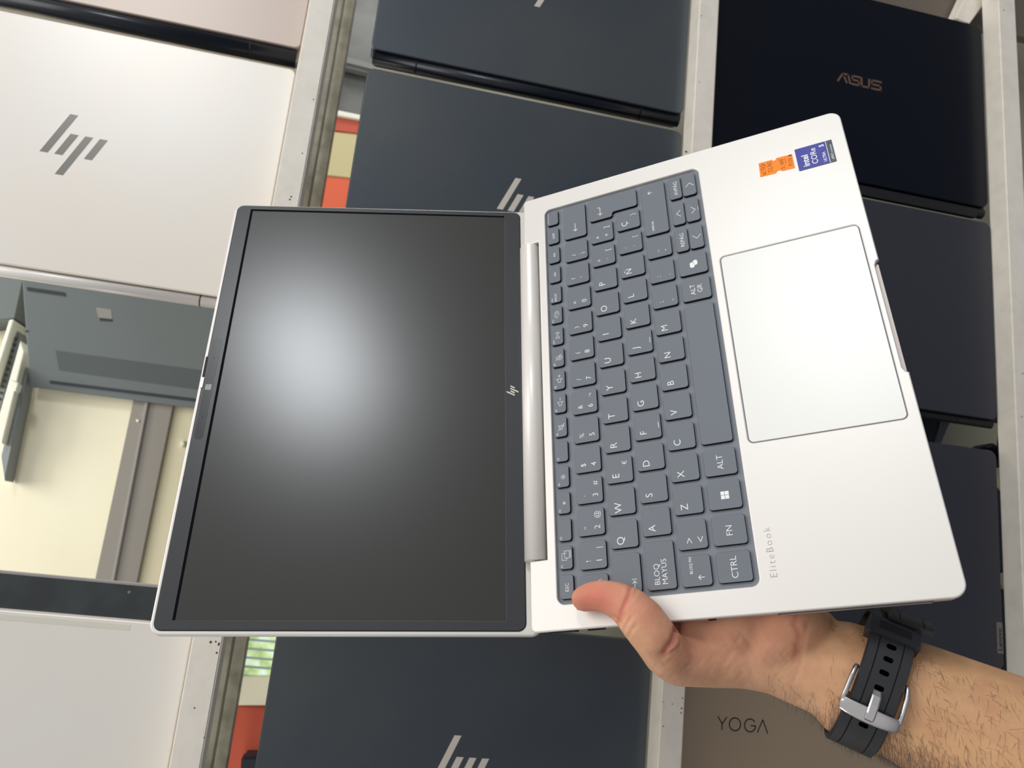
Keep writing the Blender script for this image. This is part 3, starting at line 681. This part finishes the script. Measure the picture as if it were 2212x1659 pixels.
# palm pad that runs under the laptop, and the back of the hand
limb([(1470, 1420, 432, 13, 12), UN(1500, 1360, 14, 12), UN(1510, 1270, 16, 12), UN(1500, 1190, 13, 10)])
limb([(1530, 1410, 436, 17, 13), UN(1600, 1340, 19, 14), UN(1610, 1240, 18, 12), UN(1600, 1180, 13, 10)])
limb([(1640, 1412, 436, 20, 15), UN(1700, 1340, 18, 15), UN(1690, 1250, 16, 12), UN(1680, 1190, 12, 10)])
limb([(1530, 1385, 438, 15, 12), (1600, 1392, 437, 17, 15), (1670, 1392, 437, 19, 16), (1730, 1400, 433, 21, 17)])
limb([(1720, 1422, 432, 22, 17), (1745, 1385, 436, 20, 16), UN(1700, 1340, 18, 15)])
# four fingers curled along the underside of the laptop
for ch in ([UN(1480, 1240, 10), UN(1432, 1130, 8.8), UN(1402, 1030, 8.2), UN(1392, 960, 7.2)],
           [UN(1530, 1190, 10), UN(1505, 1070, 9.2), UN(1490, 960, 8.4), UN(1486, 880, 7.4)],
           [UN(1590, 1190, 10), UN(1592, 1080, 8.8), UN(1590, 980, 8.0), UN(1590, 900, 7.0)],
           [UN(1660, 1200, 9), UN(1682, 1110, 7.8), UN(1694, 1040, 7.0), UN(1700, 980, 6.2)],
           # index side of the hand peeping out under the rear corner
           [(1462, 1420, 434, 10, 9), (1412, 1388, 446, 8.5, 8), UN(1376, 1345, 8.5, 8), UN(1384, 1290, 9, 8), UN(1440, 1210, 9.5, 9)]):
    limb(ch)
# wrist and forearm
limb([(1690, 1425, 434, 19, 17), (1760, 1437, 430, 24, 19), (1835, 1460, 424, 28.5, 21), (1872, 1486, 421, 31.5, 23.5), (1900, 1490, 419, 31, 24), (1960, 1514, 414, 32, 25), (2060, 1562, 407, 34.5, 28), (2180, 1622, 398, 38, 32), (2330, 1700, 388, 43, 37), (2520, 1800, 374, 46, 41)])
me = bpy.data.meshes.new('hull'); body.to_mesh(me); body.free()
tmp = bpy.data.objects.new('hull', me); C.objects.link(tmp)
md = tmp.modifiers.new('r', 'REMESH'); md.mode = 'VOXEL'; md.voxel_size = .0012; md.adaptivity = 0
dg = bpy.context.evaluated_depsgraph_get(); dg.update()
me = bpy.data.meshes.new_from_object(tmp.evaluated_get(dg)); bpy.data.objects.remove(tmp)
nv = len(me.vertices)
co_ = np.empty(nv*3); me.vertices.foreach_get('co', co_); co_ = co_.reshape(-1, 3)
ed = np.empty(len(me.edges)*2, dtype=np.int64); me.edges.foreach_get('vertices', ed); ed = ed.reshape(-1, 2)
deg = np.bincount(ed.ravel(), minlength=nv).astype(float)[:, None]
def smooth(X, n, lam=.6, mu=0.):
    for _ in range(n):
        for f in ((lam, mu) if mu else (lam,)):
            S = np.zeros_like(X)
            for k in range(3):
                S[:, k] = np.bincount(ed[:, 0], X[ed[:, 1], k], nv)+np.bincount(ed[:, 1], X[ed[:, 0], k], nv)
            X = X+f*(S/deg-X)
    return X
co_ = smooth(co_, 40, .6, -.615); co_ = smooth(co_, 9, .5)
def pix(X):
    V = (X-CAM) @ M3
    return CX+F*V[:, 0]/-V[:, 2], CY-F*V[:, 1]/-V[:, 2], V
def normals(X):
    me.vertices.foreach_set('co', X.ravel()); me.update()
    n = np.empty(nv*3); me.vertices.foreach_get('normal', n); return n.reshape(-1, 3)
Nn = normals(co_)
def seg_dist(px, py, line):
    best = np.full(len(px), 1e9); along = np.zeros(len(px)); n = len(line)-1
    for i in range(n):
        (x0, y0), (x1, y1) = line[i], line[i+1]
        L2 = (x1-x0)**2+(y1-y0)**2
        t = np.clip(((px-x0)*(x1-x0)+(py-y0)*(y1-y0))/L2, 0, 1)
        d = np.hypot(px-x0-t*(x1-x0), py-y0-t*(y1-y0))
        m = d < best; best[m] = d[m]; along[m] = (i+t[m])/n
    return best, along
def carve(lines):
    global co_
    px, py, V = pix(co_)
    face = np.einsum('ij,ij->i', Nn @ M3, -V/np.linalg.norm(V, axis=1)[:, None])
    dsp = np.zeros(nv)
    for line, wd, dep in lines:
        d, al = seg_dist(px, py, line)
        dsp -= dep*.001*np.exp(-(d/wd)**2)*np.clip(np.sin(np.pi*np.clip(al, .04, .96))*1.8, 0, 1)*(face > -.1)
    co_ = co_+Nn*dsp[:, None]
# folds of the skin: (line in the photo, width px, depth mm; negative depth = ridge)
carve([([(1364, 1260), (1358, 1285), (1345, 1315), (1335, 1342)], 4.2, .75), ([(1378, 1268), (1366, 1290), (1356, 1304)], 4, .5),
       ([(1322, 1330), (1332, 1338), (1338, 1350)], 4, 1.1), ([(1352, 1322), (1344, 1340), (1336, 1356)], 3.6, .9), ([(1366, 1330), (1352, 1352), (1345, 1366)], 3.6, .8), ([(1378, 1345), (1362, 1366), (1356, 1382)], 3.6, .6),
       ([(1452, 1332), (1463, 1342), (1462, 1362), (1455, 1384), (1438, 1408), (1425, 1416)], 6, 2.2), ([(1448, 1340), (1470, 1345)], 4, .8),
       ([(1466, 1376), (1458, 1394), (1436, 1412)], 6, -1.1), ([(1470, 1372), (1468, 1390), (1448, 1412), (1426, 1425)], 4, .6),
       ([(1722, 1316), (1718, 1350), (1728, 1372), (1724, 1402), (1716, 1430)], 7, .8), ([(1690, 1340), (1712, 1336), (1722, 1350), (1716, 1372)], 12, -.35),
       ([(1762, 1322), (1745, 1350), (1735, 1395), (1728, 1440)], 5, .5), ([(1770, 1352), (1800, 1372), (1830, 1398)], 15, -.35), ([(1810, 1335), (1838, 1352), (1858, 1380)], 14, -.5),
       ([(1735, 1420), (1725, 1450), (1712, 1480)], 4, .35), ([(1600, 1360), (1625, 1400), (1640, 1440)], 5, .35), ([(1580, 1365), (1605, 1410)], 4, .25)])
# fine criss-cross lines on the ball of the thumb
rnd = random.Random(3); fine = []
for _ in range(90):
    x, y = rnd.uniform(1400, 1740), rnd.uniform(1375, 1470)
    a = rnd.choice((math.radians(-52), math.radians(48)))+rnd.uniform(-.2, .2); L = rnd.uniform(10, 26)
    fine.append(([(x-L*math.cos(a), y-L*math.sin(a)), (x+L*math.cos(a), y+L*math.sin(a))], 2.4, .2))
Nn = normals(co_); carve(fine)
Nn = normals(co_)
px, py, V = pix(co_)
# red and brown of the skin itself, kept as a colour attribute
def blob(x, y, r): return np.exp(-(((px-x)**2+(py-y)**2)/r**2))
red = np.clip(.95*blob(1268, 1296, 55)+.5*blob(1330, 1290, 50)+.45*blob(1395, 1320, 40)+.45*blob(1690, 1355, 60)+.35*blob(1560, 1375, 90)+.3*blob(1450, 1395, 60), 0, 1)
tan = np.clip((px-1620)/320, 0, 1)
for line, wd, k in (([(1364, 1260), (1358, 1285), (1345, 1315), (1335, 1342)], 4, .8), ([(1463, 1342), (1455, 1384), (1432, 1412)], 6, .6), ([(1722, 1316), (1718, 1350), (1728, 1372), (1716, 1430)], 6, .4)):
    d, _ = seg_dist(px, py, line); red = np.clip(red+k*np.exp(-(d/wd)**2), 0, 1.2)
at = me.color_attributes.new('skin', 'FLOAT_COLOR', 'POINT')
cols = np.stack([red, tan, np.zeros(nv), np.ones(nv)], 1).astype(np.float32); at.data.foreach_set('color', cols.ravel())
for p in me.polygons: p.use_smooth = True
def skin_mat():
    m = bpy.data.materials.new('skin'); m.use_nodes = True; n = m.node_tree; b = n.nodes['Principled BSDF']
    vc = n.nodes.new('ShaderNodeVertexColor'); vc.layer_name = 'skin'; sp_ = n.nodes.new('ShaderNodeSeparateColor'); n.links.new(vc.outputs[0], sp_.inputs[0])
    def mix(fac, a, bb, fv=None):
        x = n.nodes.new('ShaderNodeMix'); x.data_type = 'RGBA'
        if fac is not None: n.links.new(fac, x.inputs[0])
        else: x.inputs[0].default_value = fv
        for s, k in ((a, 6), (bb, 7)):
            if isinstance(s, tuple): x.inputs[k].default_value = s
            else: n.links.new(s, x.inputs[k])
        return x.outputs[2]
    c = mix(sp_.outputs[1], srgb(216, 168, 134), srgb(208, 162, 120))
    c = mix(sp_.outputs[0], c, srgb(206, 122, 102))
    t = n.nodes.new('ShaderNodeTexCoord'); x = n.nodes.new('ShaderNodeTexNoise'); x.inputs['Scale'].default_value = 90; x.inputs['Detail'].default_value = 5
    n.links.new(t.outputs['Object'], x.inputs['Vector'])
    r = n.nodes.new('ShaderNodeMapRange'); r.inputs[1].default_value = .4; r.inputs[2].default_value = .7; r.inputs[4].default_value = .35; n.links.new(x.outputs[0], r.inputs[0])
    c = mix(r.outputs[0], c, srgb(182, 124, 98))
    n.links.new(c, b.inputs['Base Color'])
    b.inputs['Roughness'].default_value = .52; b.inputs['Specular IOR Level'].default_value = .35
    b.inputs['Subsurface Weight'].default_value = .12; b.inputs['Subsurface Radius'].default_value = (.004, .0016, .0008); b.inputs['Subsurface Scale'].default_value = 1
    v = n.nodes.new('ShaderNodeTexVoronoi'); v.feature = 'DISTANCE_TO_EDGE'; v.inputs['Scale'].default_value = 900
    y = n.nodes.new('ShaderNodeTexNoise'); y.inputs['Scale'].default_value = 260; y.inputs['Detail'].default_value = 6
    n.links.new(t.outputs['Object'], v.inputs['Vector']); n.links.new(t.outputs['Object'], y.inputs['Vector'])
    u = n.nodes.new('ShaderNodeBump'); u.inputs['Strength'].default_value = .35; u.inputs['Distance'].default_value = .0003
    u2 = n.nodes.new('ShaderNodeBump'); u2.inputs['Strength'].default_value = .5; u2.inputs['Distance'].default_value = .0006
    n.links.new(v.outputs[0], u.inputs['Height']); n.links.new(y.outputs[0], u2.inputs['Height']); n.links.new(u.outputs[0], u2.inputs['Normal']); n.links.new(u2.outputs[0], b.inputs['Normal'])
    return m
SKIN = skin_mat()
org = D(1750, 1430, 430)
me.transform(Matrix.Translation(-Vector(org)))
arm = link('person', me, SKIN); arm.location = org
tag(arm, 'person seen only as a bare forearm and hand gripping the silver laptop, thumb on keyboard', 'person')
# nail edge under the thumb tip
nb = bmesh.new()
tip = [D(1246, 1314, 436), D(1262, 1318, 435), D(1281, 1317, 434), D(1290, 1313, 433), D(1250, 1311, 437)]
rings = []
for k, (q, rr) in enumerate(((tip[0], 1.2), (tip[1], 2.2), (tip[2], 2.0))):
    rings.append(Vector(q)-Vector(org))
tube(nb, rings, .0008, 8)
bmesh_obj('thumbnail', nb, mat('nail', (196, 140, 122), .3), arm, smooth=True)
# hairs
hb_ = bmesh.new(); rnd = random.Random(11)
face = np.einsum('ij,ij->i', Nn @ M3, -V/np.linalg.norm(V, axis=1)[:, None])
axis = D(2150, 1607, 400)-D(1760, 1437, 430); axis /= np.linalg.norm(axis)
def hairy(i):
    x, y, f = px[i], py[i], face[i]
    if x < 1640 or x > 2260 or y > 1700 or f < -.35: return 0
    up_ = 1318+max(0, x-1760)*.42; lo = 1487+max(0, x-1640)*.60
    h = (y-up_)/(lo-up_)                       # 0 upper edge .. 1 lower edge
    if x < 1790: return 2.2*max(0, h-.72)*max(0, (x-1650)/140)
    if h < .12: return .75
    if h > .62: return min(1, .25+(h-.62)*2.6)
    return .05 if x < 2000 else .16
cand = [i for i in range(nv) if rnd.random() < min(1, hairy(i)*.85)]
for i in cand:
    p = Vector(co_[i]-org); n_ = Vector(Nn[i]); a_ = Vector(axis)
    side = n_.cross(a_).normalized(); low = (py[i] > 1440)
    d_ = (a_*rnd.uniform(-.3, .5)+side*rnd.uniform(-.9, .9)+Vector(M3 @ np.array([rnd.uniform(-.2, .5), -1.0, 0]))*.9+n_*rnd.uniform(.25, .8)).normalized()
    L = rnd.uniform(.003, .0085); wv = d_.cross(n_).normalized()*.00006
    b_ = p; prev = None
    curl = n_*rnd.uniform(-.9, -.1)+side*rnd.uniform(-.5, .5)
    for k in range(4):
        q = p+d_*L*k/3+curl*L*.35*(k/3)**2; wk = wv*(1-.75*k/3)
        vv = (hb_.verts.new(q-wk), hb_.verts.new(q+wk))
        if prev: hb_.faces.new((prev[0], prev[1], vv[1], vv[0]))
        prev = vv
tag(bmesh_obj('arm_hair', hb_, HAIR, arm), kind='stuff')

# ---------------------------------------------------------------- rubber watch strap round the wrist
Cw = Vector(D(1876, 1474, 420)); ax = Vector(axis)
sdir = Vector(M3 @ np.array([-.345, -.93, 0])).normalized(); ax = (ax-sdir*ax.dot(sdir)*.75).normalized(); sdir = (sdir-ax*sdir.dot(ax)).normalized()       # down across the wrist in the photo
ndir = ax.cross(sdir).normalized()
if ndir.dot(Vector(CAM)-Cw) < 0: ndir = -ndir
WM = Matrix.Identity(4)
for i in range(3): WM[i][0], WM[i][1], WM[i][2], WM[i][3] = ax[i], sdir[i], ndir[i], Cw[i]
if WM.to_3x3().determinant() < 0:
    for i in range(3): WM[i][0] = -ax[i]
SG = 1 if (Vector(WM.col[0][:3])).dot(ax) > 0 else -1
watch = empty('watch_strap', WM, 'black rubber watch strap with silver buckle buckled round the wrist', 'watch strap')
def ring(th, lift=0.):
    """point on the strap path, th in degrees: 0 faces the viewer, + runs down across the wrist"""
    t = math.radians(th); a_, b_ = 33.0+lift, 26.0+lift; e = 2.3
    cs_, sn = math.cos(t), math.sin(t)
    return Vector((0, math.copysign(abs(sn)**(2/e), sn)*a_, math.copysign(abs(cs_)**(2/e), cs_)*b_))*.001
def band(name, th0, th1, wd, thick, lift, m, parent, wd1=None, n=40, prof=None):
    bm = bmesh.new(); rings_ = []
    for i in range(n+1):
        th = th0+(th1-th0)*i/n; p = ring(th, lift); q = ring(th+.5, lift)
        tg_ = (q-p).normalized(); nn = Vector((1, 0, 0)).cross(tg_)
        if nn.dot(p) < 0: nn = -nn
        hw = (wd+((wd1 or wd)-wd)*i/n)*.0005; tk = thick*.001; e = .0006
        pr = prof or [(-1, 0), (-1, .55), (-.93, 1), (-.56, 1), (-.53, .78), (-.50, 1.0), (.50, 1.0), (.53, .78), (.56, 1), (.93, 1), (1, .55), (1, 0)]
        rings_.append([bm.verts.new(p+Vector((1, 0, 0))*hw*u_+nn*tk*v_) for u_, v_ in pr])
    for a_, b_ in zip(rings_[:-1], rings_[1:]):
        for k in range(len(a_)): bm.faces.new((a_[k], a_[(k+1) % len(a_)], b_[(k+1) % len(b_)], b_[k]))
    bm.faces.new(rings_[0][::-1]); bm.faces.new(rings_[-1]); bmesh.ops.recalc_face_normals(bm, faces=bm.faces[:])
    return bmesh_obj(name, bm, m, parent)
def slot(th, lift, parent, m=HOLE, wx=2.3, wy=1.25):
    p = ring(th, lift); q = ring(th+1, lift); tg_ = (q-p).normalized(); nn = Vector((1, 0, 0)).cross(tg_)
    if nn.dot(p) < 0: nn = -nn
    mx = Matrix.Identity(4)
    for i in range(3): mx[i][0], mx[i][1], mx[i][2], mx[i][3] = (1, 0, 0)[i], tg_[i], nn[i], p[i]
    return plate('strap_hole', -wx, wx, -wy, wy, -.3, .06, 1.1, .02, m, parent, mx)
inner = band('buckle_strap', 4, 205, 23, 2.4, 0, STRAP, watch)
outer = band('hole_strap', -150, 13, 22, 2.6, 2.2, STRAP, watch)
for th in (-39, -27.5, -16.5, -5.5): slot(th, 4.82, outer)
slot(24, 2.42, inner)
keeper = band('keeper_loop', -66, -46, 25.5, 2.2, 4.4, mat('keeper_rubber', (40, 42, 48), .4), watch, n=10, prof=[(-1, -3), (-1, .6), (-.94, 1), (.94, 1), (1, .6), (1, -3)])
band('keeper_dish', -61, -52, 16, .35, 6.5, BLACK, keeper, n=8, prof=[(-1, 0), (-.8, .5), (.8, .5), (1, 0)])
tip_end = band('strap_tip', -112, -68, 24, 2.6, 6.2, STRAP, watch, wd1=22, n=16); tip_end.location.x = SG*.007
# buckle: a rounded steel frame with a tongue
bk = bmesh.new()
def RP(x, th, lift): p = ring(th, lift); return Vector((x*.001, p.y, p.z))
for k, (th_, q_) in enumerate(((8.5, 0), )):
    for i in range(2): pass
prof_x = [-14.4+28.8*i/18 for i in range(19)]
sec = []
for x_ in prof_x:
    e_ = abs(x_)/14.4; l0 = 4.4+1.6*(1-e_**3)
    ring_ = [RP(x_, 5.5+1.2*e_**2, l0), RP(x_, 5.8, l0+1.3), RP(x_, 8.5, l0+2.0), RP(x_, 14.5-e_*1.2, l0+1.8), RP(x_, 17.0-1.4*e_**2, l0+.9), RP(x_, 16.5-e_, l0-.4), RP(x_, 8, l0-.4)]
    sec.append([bk.verts.new(v) for v in ring_])
for a_, b_ in zip(sec[:-1], sec[1:]):
    for k in range(7): bk.faces.new((a_[k], a_[(k+1) % 7], b_[(k+1) % 7], b_[k]))
bk.faces.new(sec[0][::-1]); bk.faces.new(sec[-1])
for q in (-1, 1): tube(bk, [RP(q*13.6, 9, 5.2), RP(q*13.6, 2, 5.0), RP(q*13.3, -6, 4.2), RP(q*12.6, -12, 2.4), RP(q*12.0, -15, 1.2)], .0014, 10)
bmesh.ops.recalc_face_normals(bk, faces=bk.faces[:])
buckle = bmesh_obj('buckle', bk, STEEL, watch, smooth=True)
mdb = buckle.modifiers.new('b', 'BEVEL'); mdb.width = .0006; mdb.segments = 2; mdb.limit_method = 'ANGLE'
tk_ = bmesh.new(); tsec = []
for th_, l_, w_ in ((-3.5, 4.6, 2.0), (-1, 6.4, 2.2), (3, 8.0, 2.3), (8, 8.9, 2.3), (12, 8.8, 2.2), (13.5, 7.8, 2.1)):
    tsec.append([tk_.verts.new(RP(x_, th_, l_+d_)) for x_, d_ in ((-w_, -.9), (-w_, .2), (-w_*.7, .7), (w_*.7, .7), (w_, .2), (w_, -.9))])
for a_, b_ in zip(tsec[:-1], tsec[1:]):
    for k in range(6): tk_.faces.new((a_[k], a_[(k+1) % 6], b_[(k+1) % 6], b_[k]))
tk_.faces.new(tsec[0][::-1]); tk_.faces.new(tsec[-1]); bmesh.ops.recalc_face_normals(tk_, faces=tk_.faces[:])
bmesh_obj('buckle_tongue', tk_, STEEL, buckle)
# watch head on the far side of the wrist
wc = plate('watch_case', -19, 19, -19, 19, -5, 6, 18.5, 1.5, BLACK, watch, Matrix.Translation((0, 0, -.033)))
